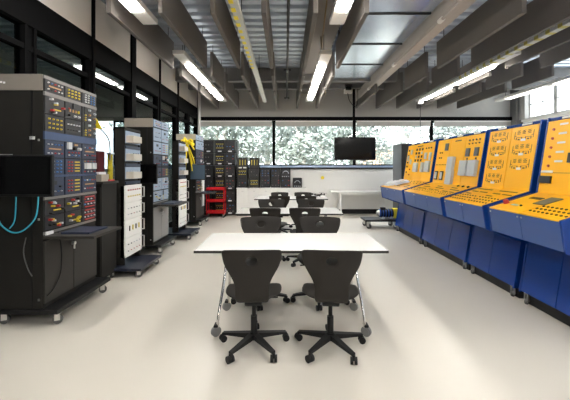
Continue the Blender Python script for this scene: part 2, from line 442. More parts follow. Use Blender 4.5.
CH = [ # x, y (base centre), rz, width scale, height scale, label
 (-.265,2.77,.03,1.0,1.0,'dark brown swivel chair, left one at the near side of the closest white table'),
 (.375,2.76,-.09,1.0,1.0,'dark brown swivel chair, right one at the near side of the closest white table'),
 (-.285,3.74,PI+.05,1.08,1.02,'dark brown swivel chair facing us across the closest white table, left one'),
 (.385,3.74,PI-.12,1.08,1.02,'dark brown swivel chair facing us across the closest white table, right one'),
 (-.305,5.20,.0,1.03,1.02,'dark swivel chair at the near side of the second white table, left one'),
 (.305,5.20,-.06,1.03,1.02,'dark swivel chair at the near side of the second white table, right one'),
 (-.24,5.98,PI+.1,1.1,1.02,'dark swivel chair facing us across the second white table, left one'),
 (.46,5.98,PI-.1,1.1,1.02,'dark swivel chair facing us across the second white table, right one'),
 (-.13,7.50,.0,1.0,1.0,'dark swivel chair at the near side of the farthest white table, left one'),
 (.44,7.50,.05,1.0,1.0,'dark swivel chair at the near side of the farthest white table, right one'),
 (-.15,8.32,PI,1.0,.97,'dark swivel chair facing us across the farthest white table, left one'),
 (.43,8.32,PI-.1,1.0,.97,'dark swivel chair facing us across the farthest white table, right one')]
c0 = None
for i,(x,y,rz,sx,sz,lab) in enumerate(CH):
    c = make_chair(lab) if c0 is None else dup(c0, label=lab)
    if c0 is None: c0 = c
    c.location = (x,y,0); c.rotation_euler = (0,0,rz); c.scale = (sx,1,sz)

# ------------------------------------------------------------------ tables
def make_table(lab):
    t = thing('folding_table', lab, 'table', group='white tables down the middle')
    o = box(-.85,.85,-.385,.385,.752,.772).build('tabletop', M_top, t)
    e = MB().box(-.854,.854,-.389,-.385,.750,.7715).box(-.854,.854,.385,.389,.750,.7715).box(-.854,-.85,-.385,.385,.750,.7715).box(.85,.854,-.385,.385,.750,.7715)
    e.box(-.85,.85,-.385,.385,.748,.752)
    e.build('edge_band', M_edge, t)
    for s in (-1,1):
        for (ty,by) in ((-.10,-.34),(.10,.19)):
            k = MB().tube(smooth_path([(s*.615,ty,.75),(s*.62,ty+(by-ty)*.25,.5),(s*.645,by-.01,.18),(s*.65,by,.085)],5),.0125,10)
            lg = k.build('leg', M_chrome, t, smooth=True)
            ax = V((.62*s,.78,0)); hb = V((s*.668,by,.045))
            w = MB().cyl(hb-ax*.014,hb+ax*.014,.045,n=22).cyl(hb-ax*.018,hb+ax*.018,.03,n=16)
            w.build('wheel', mat('wheel_grey',(.26,.26,.26),.5), lg, smooth=True)
            MB().box(s*.665-.02,s*.665+.02,by-.035,by+.04,.088,.11).build('wheel_fork', M_plastic, lg, bevel=.008)
        MB().box(s*.60-.03,s*.60+.03,-.16,.16,.725,.749).build('leg_mount', M_plastic, t)
    MB().cyl((-.6,0,.735),(.6,0,.735),.014).build('cross_bar', M_chrome, t, smooth=True)
    return t
t0 = make_table('closest long white table with dark edge and chrome legs on casters'); t0.location = (.05,3.275,0)
dup(t0, (.06,5.59,0), 0, 'second long white table, between the two middle pairs of chairs')
dup(t0, (.13,8.0,0), 0, 'farthest long white table with a small black gadget on it')
t = thing('drone', 'small black four-armed drone on the right end of the farthest table', 'drone', (.80,8.05,.775), .3)
MB().box(-.05,.05,-.035,.035,.03,.075).build('body', M_plastic, t, bevel=.012)
for sx in (-1,1):
    for sy in (-1,1):
        a = MB().cyl((0,0,.05),(sx*.12,sy*.09,.075),.009); a.cyl((sx*.12,sy*.09,.05),(sx*.12,sy*.09,.095),.016)
        ao = a.build('arm', M_plastic, t)
        MB().box(sx*.12-.065,sx*.12+.065,sy*.09-.008,sy*.09+.008,.095,.099).build('rotor_blade', M_plastic, ao)
    MB().tube([(sx*.04,-.06,.004),(sx*.045,0,.03),(sx*.04,.06,.004)],.005,6).build('landing_skid', M_plastic, t)

# ------------------------------------------------------------------ racks on the left (local: x along front, y depth, front faces -y)
FR = lambda x,z: frame((x,0,z),(1,0,0),(0,0,1))
def dress(p, F, w, h, style, rng):
    mini = lambda sh: tuple([sh[0]]+[round(q*(.62 if q < .05 else .8),4) for q in sh[1:]])
    put = lambda n,u,v,sh,m,d=.012: item(n,p,F,u*w,v*h,mini(sh),m,d)
    if style == 'rows':           # two rows of small coloured switches around an orange read-out
        put('display',.5,.5,('r',round(w*.8,3),.022),M_cO,.004)
        for k in range(5):
            put('switch',.14+.18*k,.76,('c',.011),rng.choice([M_cR,M_cW,M_cB,M_cW]))
            put('switch',.14+.18*k,.24,('c',.011),rng.choice([M_cR,M_cW,M_cW,M_cK]))
    elif style == 'yellow':
        for k in range(4):
            for j in range(3): put('push_button',.18+.21*k,.22+.27*j,('c',.014),M_cY,.014)
    elif style == 'disp':
        put('display',.58,.82,('r',.10,.075),M_cK,.012)
        for k in range(4):
            for j in range(2): put('push_button',.25+.18*k,.45+.09*j,('r',.03,.022),M_cO if k<3 else M_cY,.01)
        for k in range(2): put('knob',.55+.25*k,.18,('c',.018),M_cW,.02)
        put('knob',.2,.2,('c',.022),M_cK,.024)
        put('indicator_lamp',.2,.62,('c',.009),M_cR)
    elif style == 'knobs':
        put('display',.2,.75,('r',.055,.11),M_cK,.006)
        for k in range(5): put('knob',.45+.4*(k%2),.16+.17*k,('c',.019),rng.choice([M_cW,M_cO,M_cG]),.022)
        for k in range(3): put('switch',.2,.12+.17*k,('c',.012),M_cY)
    elif style == 'bluedots':
        for k in range(4):
            for j in range(4): put('push_button',.2+.2*k,.16+.22*j,('c',.013),M_cB if k>1 else M_cW)
    elif style == 'meters':
        put('meter',.2,.78,('r',.07,.09),M_cW,.02); put('meter',.62,.86,('r',.07,.03),M_cO,.01)
        put('knob',.5,.62,('c',.032),M_cK,.03); put('knob',.8,.6,('c',.03),M_cW,.03)
        for k in range(4): put('switch',.2+.2*k,.36,('c',.011),M_cR); put('switch',.2+.2*k,.18,('c',.012),M_cB if k%2 else M_cW)
    elif style == 'boxes':
        for k in range(2): put('relay_box',.3+.42*k,.55,('r',.10,.085),M_cW,.03)
        for k in range(4): put('switch',.15+.23*k,.88,('c',.011),rng.choice([M_cR,M_cO,M_cW])); put('switch',.15+.23*k,.15,('c',.012),rng.choice([M_cR,M_cW,M_cB]))
    elif style == 'redyellow':
        for j in range(4): put('push_button',.18,.2+.2*j,('r',.03,.018),M_cR); put('push_button',.36,.2+.2*j,('r',.03,.018),M_cR)
        for j in range(4): put('label_strip',.72,.2+.2*j,('r',.10,.02),M_cY,.005)
    elif style == 'open':
        for k in range(7): put('plug',rng.uniform(.12,.88),rng.uniform(.1,.9),('r',.035,.028),rng.choice([M_cW,M_cY,M_cK,M_cG,M_cR]),.03)
        put('label_strip',.6,.3,('r',.12,.02),M_cY,.01)
    elif style == 'crimson':
        for j in range(3): put('label_strip',.5,.08+.40*j,('r',round(w*.85,3),.02),M_cR,.008)
        for k in range(4): put('switch',.15+.23*k,.3,('c',.013),rng.choice([M_cB,M_cW])); put('switch',.15+.23*k,.7,('c',.013),rng.choice([M_cR,M_cW]))
    elif style == 'lines':        # white unit with rows of small red and yellow marks
        for k in range(6): put('indicator_lamp',.15+.14*k,.72,('c',.018),M_cR); put('indicator_lamp',.15+.14*k,.35,('c',.018),M_cY)
    elif style == 'bars':
        for k in range(4): put('slide_switch',.22+.19*k,.5,('r',.022,.09),M_cY if k%2 else M_cK,.012)
    elif style == 'ports':
        for k in range(5): put('socket',.15+.17*k,.66,('r',.02,.02),rng.choice([M_cG,M_cW,M_cK])); put('socket',.15+.17*k,.3,('c',.01),rng.choice([M_cK,M_cR,M_cG]))
    elif style == 'mid':
        put('display',.45,.72,('r',.09,.05),M_cK,.006); put('knob',.75,.5,('c',.018),M_cK,.02)
        for k in range(5): put('switch',.15+.17*k,.25,('c',.01),rng.choice([M_cW,M_cR,M_cO,M_cB,M_cW]))
def panel(root, x0, x1, z0, z1, m, style, rng, out=.012, name='instrument_panel'):
    p = box(x0,x1,-out,.05,z0,z1).build(name, m, root)
    fr = MB()                                    # thin rim with screws of the unit
    dress(p, frame((x0,-out,z0),(1,0,0),(0,0,1)), x1-x0, z1-z0, style, rng)
    return p

def big_rack(name, lab, Y0, w, H, cols, rows, seed, header=True, shelf=None, doors=2):
    rng = random.Random(seed)
    t = thing(name, lab, 'equipment rack', (-2.29,Y0,0), PI/2)
    d = .49
    k = MB().box(0,w,0,d,.16,H)
    k.build('cabinet_body', M_rackbody, t)
    box(-.004,0,.10,.115,.17,H-.15).build('side_seam', M_black, t)
    for z in (.24,1.0,1.75): box(-.006,0,.03,.045,z,z+.02).build('side_bolt', M_steel, t)
    hp = box(-.008,0,.0,d,H-.15,H+.002).build('header_plate', M_cream if header else M_hdr, t)
    box(-.02,w+.06,-.15,d,.12,.16).build('base_plate', M_black, t)
    for x,yy in ((.06,-.10),(w-.02,-.10),(.06,d-.08),(w-.02,d-.08)): caster(t,x,yy,.12,.042,M_rubber,.4)
    box(0,w,-.006,0,.86,.885).build('trim_strip', M_rackgrey, t)
    for k_ in range(doors):
        a,b_ = w*k_/doors+.006, w*(k_+1)/doors-.006
        dr = box(a,b_,-.016,.0,.21,.80).build('door', M_rackdoor, t)
        if k_ == 0: MB().cyl((b_-.03,-.02,.70),(b_-.03,-.055,.70),.018).cyl((b_-.03,-.045,.70),(b_-.03,-.045,.64),.008).build('lock_handle', M_steel, dr)
    for (z0,z1,mm,sty) in rows:
        for c in range(cols):
            s = sty[c % len(sty)]
            a,b_ = w*c/cols+.012, w*(c+1)/cols-.008
            if s == 'hole':
                box(a,b_,.0,.06,z0,z1).build('dark_bay', M_black, t); continue
            panel(t,a,b_,z0,z1,mm,s,rng)
    if shelf:
        x0,x1,out = shelf
        sh = MB().box(x0,x1,-out,0,.825,.85).build('shelf', M_rackdoor, t)
        box(x0+.10,x1-.1,-out+.1,-.1,.85,.868).build('keyboard', M_panelB, sh)
    return t
r1 = big_rack('equipment_rack', 'nearest tall black equipment rack at the left, three columns of control panels', 3.116, .86, 2.38, 3,
  [(2.225,2.345,M_panelD,['rows','yellow','bluedots']),
   (2.02,2.185,M_panelD,['open','disp','knobs']),
   (1.85,2.01,M_panelD,['yellow','ports','knobs']),
   (1.60,1.765,M_panelB,['rows','meters','rows']),
   (1.43,1.59,M_panelB,['bluedots','redyellow','boxes']),
   (1.22,1.40,M_panelB,['mid','redyellow','rows']),
   (1.04,1.18,M_panelD,['open','open','crimson']),
   (.90,1.03,M_panelD,['open','open','crimson'])], 3, header=False, shelf=(.0,.53,.48))
# header strips and blue bars of the nearest rack
box(0,.86,-.012,0,2.345,2.375).build('top_rail', M_rackgrey, r1)
box(0,.86,-.016,0,2.188,2.222).build('divider_bar', M_rackgrey, r1)
box(0,.86,-.016,0,1.77,1.845).build('blue_bar', M_barB, r1)
box(0,.86,-.016,0,1.405,1.428).build('blue_bar', M_barB, r1)
box(0,.86,-.016,0,1.19,1.215).build('divider_bar', M_rackgrey, r1)
for k in range(5): item('header_mark', r1, frame((-.008,.36+.028*k,2.30+.006*(k%2)),(0,-1,0),(0,0,1)), 0, 0, ('r',.02,.018), M_paper, .001)
item('tag_card', r1, FR(0,0), .07, .87, ('r',.09,.03), M_paper, .02)
item('side_card', r1, frame((0,.10,1.78),(0,-1,0),(0,0,1)), 0, 0, ('r',.05,.03), M_paper, .004)
r3 = big_rack('equipment_rack', 'tall black equipment rack behind the white-fronted frame, blue panels and grey doors', 5.70, .72, 2.35, 2,
  [(2.215,2.335,M_panelL,['rows','ports']),(1.97,2.19,M_panelL,['ports','mid']),(1.74,1.95,M_panelL,['mid','redyellow']),(1.52,1.72,M_panelB,['mid','meters']),
   (1.33,1.50,M_panelB,['mid','redyellow']),(1.10,1.31,M_panelL,['ports','meters']),(.90,1.08,M_panelL,['open','knobs'])], 5, shelf=(.02,.70,.42))
for ch in r3.children:
    if ch.name.startswith('door'): ch.data.materials[0] = mat('door_pale_grey',(.27,.265,.26),.45)
r5 = big_rack('equipment_rack', 'farthest tall black equipment rack, beside the red trolley', 8.40, .78, 2.35, 2,
  [(2.215,2.335,M_panelL,['ports','rows']),(1.97,2.19,M_panelL,['ports','mid']),(1.74,1.95,M_panelB,['mid','redyellow']),(1.52,1.72,M_panelB,['mid','meters']),
   (1.10,1.31,M_panelD,['crimson','ports']),(.90,1.08,M_panelD,['open','knobs'])], 7, shelf=(.0,.6,.42))
p = box(.56,.74,-.04,0,.45,1.30).build('white_unit', M_white, r5)

def narrow_rack(name, lab, Y0, H, seed):
    rng = random.Random(seed)
    t = thing(name, lab, 'equipment rack', (-2.26,Y0,0), PI/2); w = .52
    for x in (0,w-.03): box(x,x+.03,0,.13,.13,H).build('post', M_rackbody, t)
    box(0,w,0,.13,H-.03,H).build('top_bar', M_rackbody, t)
    bp = box(-.16,w+.04,-.31,.44,.095,.13).build('base_plate', mat('base_navy',(.009,.012,.025),.4), t)
    for x,yy in ((-.10,-.25),(w-.02,-.25),(-.10,.36),(w-.02,.36)): caster(t,x,yy,.095,.042,M_rubber,.5)
    z = H-.05
    zs = [.40,.17]
    for k in range(3):
        a = z-.25
        panel(t,.035,w-.035,a+.075,z,M_panelL,'ports',rng)
        box(.035,w-.035,.02,.05,a+.045,a+.072).build('black_gap', M_black, t)
        panel(t,.035,w-.035,a,a+.042,M_panelB,'none',rng)
        box(.03,.30,-.12,-.012,a+.085,a+.18).build('plug_in_unit', mat('cream_white',(.55,.51,.44),.5), t, bevel=.004)
        z = a-.006
    hs = [.25,.24,.26,.27]
    for k,h in enumerate(hs):
        a = z-h
        if a < .16: break
        pn = panel(t,.0,w,a,z-.008,M_white,['lines','ports','bars','ports'][k],rng,.02,'white_unit')
        MB().tube([(w-.03,-.02,a+.05),(w-.03,-.07,a+.05),(w-.03,-.07,z-.05),(w-.03,-.02,z-.05)],.009,8).build('handle', M_steel, pn)
        z = a
    return t
narrow_rack('open_rack', 'narrow open rack with white lower units, between the two nearest tall racks', 4.62, 2.07, 9)
narrow_rack('open_rack', 'narrow open rack with white units, below the yellow strap bundle', 6.96, 2.07, 11)

def monitor(lab, x0, x1, y, z0, z1, m, arm):
    w, h = x1-x0, z1-z0
    t = thing('monitor', lab, 'monitor', ((x0+x1)/2, y, z0))
    box(-w/2,w/2,0,.035,0,h).build('casing', M_plastic, t, bevel=.006)
    box(-w/2+.014,w/2-.014,-.003,.001,.022,h-.014).build('screen', m, t)
    MB().box(-.03,.03,.035,arm,h*.5-.03,h*.5+.03).box(-.06,.06,.03,.05,h*.5-.07,h*.5+.07).build('mounting_arm', M_plastic, t)
    box(-w*.05-.12,-w*.05-.0,-.004,.004,h+.0,h+.006).build('camera_strip', M_steel, t)
    return t
monitor('black flat monitor on the side of the nearest rack at the left edge', -2.66,-2.03,2.87,1.245,1.61,M_scr,.23)
monitor('black flat monitor on the side of the tall rack with grey doors', -2.62,-2.13,5.47,1.225,1.56,M_scr,.215)
monitor('slate blue monitor in front of the farthest tall rack', -2.36,-1.98,8.15,1.19,1.58,M_scrb,.24)

def cable(name, lab, pts, r, m, cat='cable'):
    o = MB().tube(smooth_path(pts), r).build(name, m, smooth=True); return tag(o, lab, cat)
yc = 3.085
cable('network_cable','cyan cable looping across the side of the nearest rack',[(-2.70,yc,1.10),(-2.66,yc-.01,.98),(-2.56,yc-.02,.905),(-2.47,yc-.02,.90),(-2.38,yc-.02,.96),(-2.32,yc-.01,1.06),(-2.31,yc,1.25)],.007,M_cyan)
cable('network_cable','short cyan cable hanging under the nearest monitor',[(-2.52,yc,1.27),(-2.515,yc-.01,1.10),(-2.53,yc-.01,.99),(-2.58,yc,.93)],.006,M_cyan)
cable('power_cable','black cable dangling in front of the nearest rack doors',[(-2.275,3.30,.86),(-2.25,3.31,.70),(-2.262,3.32,.45),(-2.262,3.22,.32),(-2.268,3.14,.28)],.006,M_black)
cable('power_cable','grey cable hanging down the side of the nearest rack',[(-2.44,yc+.018,.84),(-2.46,yc+.014,.70),(-2.42,yc+.014,.55),(-2.38,yc+.014,.48)],.005,M_cab)

# dark cabinet between the nearest rack and the narrow rack, with things on it
t = thing('low_cabinet','black low cabinet standing between the nearest rack and the narrow rack','cabinet',(-2.62,4.36,0))
box(-.18,.30,-.20,.17,.08,1.29).build('carcass', M_rackbody, t)
box(-.18,.33,-.22,.17,1.29,1.32).build('top', M_rackdoor, t)
box(-.17,.29,-.212,-.20,.12,1.25).build('door', M_rackbody, t)
for x in (-.14,.26):
    for yy in (-.16,.13): caster(t,x,yy,.08,.036)
t = thing('document_box','cream box of papers on the black low cabinet','box',(-2.47,4.34,1.32))
box(-.09,.10,-.09,.09,0,.09).build('box', M_cream, t)
for k in range(4): box(-.08+.04*k,-.055+.04*k,-.08,.08,.01,.12).build('paper', M_paper, t)
t = thing('display_tube','tall yellow transparent tube standing on the black low cabinet','tube',(-2.37,4.46,1.32))
MB().cyl((0,0,.02),(0,0,.36),.034,n=20).build('tube', mat('tube_yellow',(.34,.29,.02),.15), t, smooth=True)
MB().cyl((0,0,0),(0,0,.02),.055,n=20).build('foot', M_cR, t); MB().cyl((0,0,.36),(0,0,.38),.05,n=20).build('cap', M_cG, t)
t = thing('crate','maroon case with a white tag on the black low cabinet','case',(-2.60,4.42,1.32))
box(-.13,.14,-.08,.08,0,.40).build('case', M_maroon, t, bevel=.01); item('tag_card', t, frame((.05,-.08,.33),(1,.0,.2),(-.2,0,1)),0,0,('r',.09,.06),M_paper,.004)
t = thing('pennant','small yellow pennant hanging from the far corner of the nearest rack','pennant',(-2.33,4.03,1.98))
k = MB(); A = [(-.03,0,.20),(-.03,0,.0),(.09,0,-.01)]
va = [k.bm.verts.new(p) for p in A]; vb = [k.bm.verts.new((p[0],.012,p[2])) for p in A]
k.bm.faces.new(va); k.bm.faces.new(vb[::-1])
for q in range(3): k.bm.faces.new((va[q],va[(q+1)%3],vb[(q+1)%3],vb[q]))
k.build('cloth', M_rib, t)
cable('power_cable','thin grey cable arching from the nearest rack to the maroon case',[(-2.40,4.0,1.98),(-2.34,4.15,1.99),(-2.30,4.30,1.85),(-2.34,4.40,1.60)],.008,M_cab)
MB().cyl((-.03,.006,0),(-.03,.006,.28),.006).build('stick', M_black, t)

# yellow bundle
rng = random.Random(4)
t = thing('ribbon_bundle','bundle of yellow straps hanging on the side of the farthest tall rack','straps',(-2.43,8.22,1.70))
MB().cyl((0,.09,.36),(0,-.08,.40),.012).build('hook', M_steel, t)
for k in range(34):
    th = rng.uniform(-.5,PI+.5) if k < 26 else rng.uniform(-2.0,-1.1); L = rng.uniform(.12,.22) if k < 26 else rng.uniform(.35,.6)
    c, q = math.cos(th), math.sin(th); e = rng.uniform(-.08,.02)
    pts = [(0,-.04,.38),(c*L*.5,-.06+e*.5,.38+q*L*.5+.02),(c*L,-.06+e,.38+q*L-(.05 if k < 26 else 0)),(c*L*1.05,-.05+e,.38+q*L-.09)]
    MB().tube(smooth_path(pts,4),.014,6).build('strap', M_rib, t, smooth=True)

# ------------------------------------------------------------------ red trolley
t = thing('tool_trolley','red three-shelf trolley in front of the stacked modules','trolley',(-2.10,10.0,0))
for i,z in enumerate((.12,.46,.82)):
    k = MB().box(-.27,.27,-.16,.16,z,z+.015)
    k.box(-.27,.27,-.16,-.15,z,z+.075).box(-.27,.27,.15,.16,z,z+.075).box(-.27,-.26,-.15,.15,z,z+.075).box(.26,.27,-.15,.15,z,z+.075)
    k.build('shelf_tray', M_red, t)
for x in (-.27,.245):
    for yy in (-.16,.135): box(x,x+.025,yy,yy+.025,.09,.87).build('post', M_red, t)
for x in (-.24,.24):
    for yy in (-.13,.13): caster(t,x,yy,.095,.04,M_plastic,1.2)

# ------------------------------------------------------------------ rear modules
def module(lab, x, y, z, w, h, d, style, group, seed):
    rng = random.Random(seed)
    t = thing('training_module', lab, 'module', (x,y,z), 0, group)
    box(-w/2+.004,w/2-.004,.012,d,0,h).build('casing', M_black, t)
    p = box(-w/2+.012,w/2-.012,0,.015,.012,h-.012).build('face_plate', M_panelD, t)
    F = frame((-w/2,0,0),(1,0,0),(0,0,1))
    for u in (-w/2,w/2-.012): box(u,u+.012,-.018,.02,0,h).build('rim', M_rackdoor, t)
    put = lambda n,u,v,sh,m,dd=.008: item(n,p,F,u*w,v*h,sh,m,dd)
    if style == 'yellow':
        for v in (.72,.38):
            for k in range(4): put('label_strip',.2+.2*k,v,('r',.045,.022),mat('strip_yellow',(.55,.44,.05),.5),.004)
        for k in range(3): put('knob',.25+.25*k,.55,('c',.012),M_cG,.014)
    elif style == 'tall':
        for k in range(3): put('label_strip',.22+.28*k,.55,('r',.022,round(h*.5,3)),mat('strip_yellow',(.55,.44,.05),.5),.004)
    elif style == 'mixed':
        for v in (.25,.5,.75):
            for k in range(3): put('socket',.2+.3*k,v,('r',.035,.02),rng.choice([M_rackgrey,M_cR,M_cB,M_rackgrey,M_cK,M_rackdoor]),.006)
    elif style == 'ring':
        MB().tube([(w*.3*math.cos(a*.2)*1.0,-.008,h*.45+h*.28*math.sin(a*.2)) for a in range(0,16)],.010,6).build('arc_scale', M_cG, t)
        for k in range(4): put('socket',.2+.2*k,.16,('r',.03,.03),M_cG,.01)
    else:
        for v in (.3,.65):
            for k in range(3): put('knob',.22+.28*k,v,('c',.016),rng.choice([M_rackdoor,M_rackgrey,M_cK,M_rackgrey]),.014)
    return t, p
rng = random.Random(8)
CN = ['left','middle','right']; RN = ['bottom','second','third','fourth','fifth','top']
gx = [-2.40,-2.05,-1.73]; pitch = .385
t = thing('shelving_unit','black shelving unit of stacked modules behind the red trolley','shelving',(-2.05,10.46,0))
for r in range(7): box(-.54,.52,-.19,.19,.03+pitch*r,.05+pitch*r).build('shelf', M_black, t)
for x in (-.555,.52): box(x,x+.02,-.19,.19,0,.05+pitch*6).build('upright', M_black, t)
for r in range(6):
    for c in range(3):
        st = ['plain','yellow','mixed'][c]
        if (r,c) == (5,0): st = 'plain'
        m,p = module('black module on the %s shelf of the shelving unit, %s column' % (RN[r],CN[c]), gx[c]+(.0), 10.29, .05+pitch*r, .30, pitch-.03, .34, st, 'modules in the shelving unit', r*3+c)
        item('tag_card', m, frame((0,-.0,.03),(1,0,0),(0,0,1)), .0, .0, ('r',.11,.035), M_paper, .02)
bx = [-1.345,-.978,-.63,-.305,.005]; BC = ['first','second','third','fourth','fifth']
for c in range(5):
    for r in range(2):
        st = [['mixed','yellow'],['yellow','plain'],['mixed','mixed'],['mixed','mixed'],['mixed','ring']][c][r]
        module('black module in the %s row on the white cabinets, %s column from the left' % (['lower','upper'][r],BC[c]), bx[c], 10.28, .872+.30*r, .30, .298, .34, st, 'modules on the white cabinets', 40+c*2+r)
for c in range(2):
    m,p = module('black yellow-striped module sticking up above the window ledge, %s of the two' % ['left','right'][c], bx[c]+.005, 10.30, 1.475, .29, .33, .30, 'tall', 'tall modules above the row', 70+c)
    if c == 0:
        for k in range(2): item('tag_card', m, frame((-.07+.14*k,0,.02),(1,0,0),(0,0,1)), 0, 0, ('r',.10,.04), M_paper, .02)
module('single small black module standing alone right of the row on the white cabinets', .37, 10.28, .872, .28, .30, .3, 'ring', None, 90)
for k,w in enumerate(('left','middle','right')):
    t = thing('base_cabinet','white two-door low cabinet under the modules, %s one' % w,'cabinet',(-1.15+.72*k,10.42,0),0,'white low cabinets by the back wall')
    box(-.36,.36,-.20,.26,.10,.845).build('carcass', M_white, t)
    box(-.36,.36,-.16,.26,0,.10).build('plinth', M_black, t)
    for s in (0,1):
        a = -.357+.36*s
        d = box(a,a+.354,-.222,-.20,.10,.84).build('door', M_white, t)
        box(a+.15,a+.21,-.238,-.222,.76,.775).build('handle', M_steel, d)
tag(box(-1.52,.66,10.185,10.685,.846,.87).build('counter_top', M_white), 'white counter top running along the low cabinets under the modules', 'worktop')

# yellow round sticker on the back wall
o = MB().cyl((1.20,10.70,1.17),(1.20,10.68,1.17),.055,n=20).build('round_sticker', M_rib); tag(o,'small yellow round marker on the white back wall','marker')

# white bench at the back right
t = thing('wall_bench','long white bench against the back wall below the screen','bench',(2.9,10.38,0))
box(-1.48,1.5,-.30,.30,.73,.76).build('top', M_white, t)
for x in (-1.20,.16,1.40):
    for yy in (-.24,.22): box(x-.025,x+.025,yy-.025,yy+.025,0,.73).build('leg', M_white, t)
box(-1.2,1.4,-.25,-.22,.66,.73).build('apron_rail', M_white, t)

# ------------------------------------------------------------------ wall screen on ceiling pole
t = thing('television','large black flat screen hanging on a ceiling pole before the back window','screen',(2.01,9.55,1.71))
box(-.595,.595,-.03,.03,0,.665).build('casing', M_plastic, t, bevel=.008)
box(-.575,.575,-.034,-.02,.025,.645).build('screen', M_scr, t)
MB().box(-.05,.01,.03,.09,.0,2.33).build('pole', M_frame, t)
box(-.2,.2,.03,.06,.2,.45).build('bracket', M_frame, t)
box(-.30,-.08,.0,.14,1.95,2.2).build('junction_box', M_fix, t)
box(-.27,-.1,-.012,.0,2.03,2.13).build('junction_cover', M_black, t)
MB().tube(smooth_path([(-.2,.05,1.95),(-.16,.03,1.75),(-.05,.02,1.58)]),.010,8).build('cable', M_black, t)
MB().tube(smooth_path([(.08,.05,2.33),(.09,.03,1.85),(.07,.02,1.62),(.0,.03,1.55)]),.008,8).build('cable', M_black, t)

# ------------------------------------------------------------------ consoles on the right
# local: x from far end to near end, y depth (away from the aisle), front faces -y
SL0, SL1 = (.55,1.215), (.68,2.03)                 # sloping instrument face
def console(lab, Yfar, Ynear, nb, seed, fill):
    rng = random.Random(seed); w = Yfar-Ynear
    t = thing('control_console', lab, 'control console', (2.26,Yfar,0), -PI/2, 'blue and yellow control consoles')
    body = MB().prism([(.02,1.02),(.06,.82),(.44,.68),(.385,.14),(1.12,.14),(1.12,2.02),(.70,2.02),(.57,1.20)],.02,w-.02)
    body.build('body', M_blue, t)
    prof = [(-.004,1.062),(.036,.79),(.43,.65),(.345,.12),(1.14,.12),(1.14,2.05),(.672,2.05),(.538,1.228)]
    for x in (0,w-.022): MB().prism(prof,x,x+.022).build('end_panel', M_blue, t)
    box(.02,w-.02,.68,1.13,2.02,2.045).build('top_panel', M_blue, t)
    box(.0,w,.41,1.08,.005,.135).build('plinth', M_black, t)
    for x in (.07,w-.07):
        for yy in (.385,): caster(t,x,yy,.125,.03,M_rubber,.5)
    bw = (w-.044)/nb; fz = frame
    ux = V((1,0,0))
    for i in range(nb):
        a, b_ = .022+bw*i+.006, .022+bw*(i+1)-.006
        # apron and lower door
        MB().prism([(.0,1.048),(.038,.80),(.06,.80),(.03,1.048)],a-.002,b_+.002).build('apron', M_apron, t)
        for x in ((a+.02,) if i else (a+.02,b_-.02)): item('bolt', t, frame((x,.004,1.02),(1,0,0),(0,-.15,1)),0,0,('c',.009),M_steel,.006)
        dr = MB().prism([(.436,.66),(.350,.135),(.38,.135),(.46,.66)],a-.001,b_+.001).build('lower_door', M_blue, t)
        # yellow desk plate
        v = V((0,.545-.0,1.217-1.052)); L = v.length
        Fd = frame((a,.0,1.054),(1,0,0),v)
        desk = MB().box(0,b_-a,.004,L-.006,-.012,.006,T=Fd).build('desk_plate', M_yel, t)
        Fd = Fd @ Matrix.Translation((0,0,.006))
        # yellow upright plate
        v = V((0,SL1[0]-SL0[0],SL1[1]-SL0[1])); H = v.length
        Fp = frame((a,SL0[0]-.006,SL0[1]+.004),(1,0,0),v)
        up = MB().box(0,b_-a,0,H-.03,-.012,.006,T=Fp).build('control_plate', M_yel, t)
        st = item('name_plate', t, Fp, (b_-a)*.55, H-.008, ('r',.16,.022), M_skin, .008)
        Fp = Fp @ Matrix.Translation((0,0,.006))
        fill(i, up, Fp, b_-a, H-.03, desk, Fd, L, rng)
    return t
def mimic(p, F, u, v, w, h, m=None):
    k = MB(); m = m or M_ink; d = .003
    def bar(a,b_,c,e): k.box(u+a*w,u+b_*w,v+c*h,v+e*h,0,d,T=F)
    bar(.0,.015,.2,.85); bar(.985,1,.2,.85)
    for q in (.22,.5,.78):
        bar(q-.09,q+.09,.88,.91); bar(q-.09,q+.09,.60,.63); bar(q-.006,q+.006,.62,.9); bar(q-.075,q-.045,.70,.80); bar(q+.045,q+.075,.70,.80)
    bar(.1,.38,.31,.335); bar(.62,.9,.31,.335); bar(.1,.13,.12,.34); bar(.87,.9,.12,.34); bar(.38,.42,.14,.34); bar(.58,.62,.14,.34)
    bar(.2,.30,.10,.20); bar(.7,.8,.10,.20); bar(.03,.1,.44,.48); bar(.9,.97,.44,.48)
    k.build('mimic_diagram', m, p)
    item('diagram_label', p, F, u+w*.5, v+h*.1, ('r',.075,.028), M_skin, .006)
def buttons(p, F, w, L, rng, r0, r1, c0, c1, nr, nc, m=None, name='push_button', rad=.011):
    for j in range(nr):
        for k in range(nc):
            item(name,p,F,w*(c0+(c1-c0)*k/max(1,nc-1)),L*(r0+(r1-r0)*j/max(1,nr-1)),('c',rad),m or M_cK,.008)
def strips(p, F, w, L, rng, rows):
    for v,a,b_ in rows: item('legend_strip',p,F,w*(a+b_)/2,L*v,('r',round(w*(b_-a),3),.02),M_ink,.003)
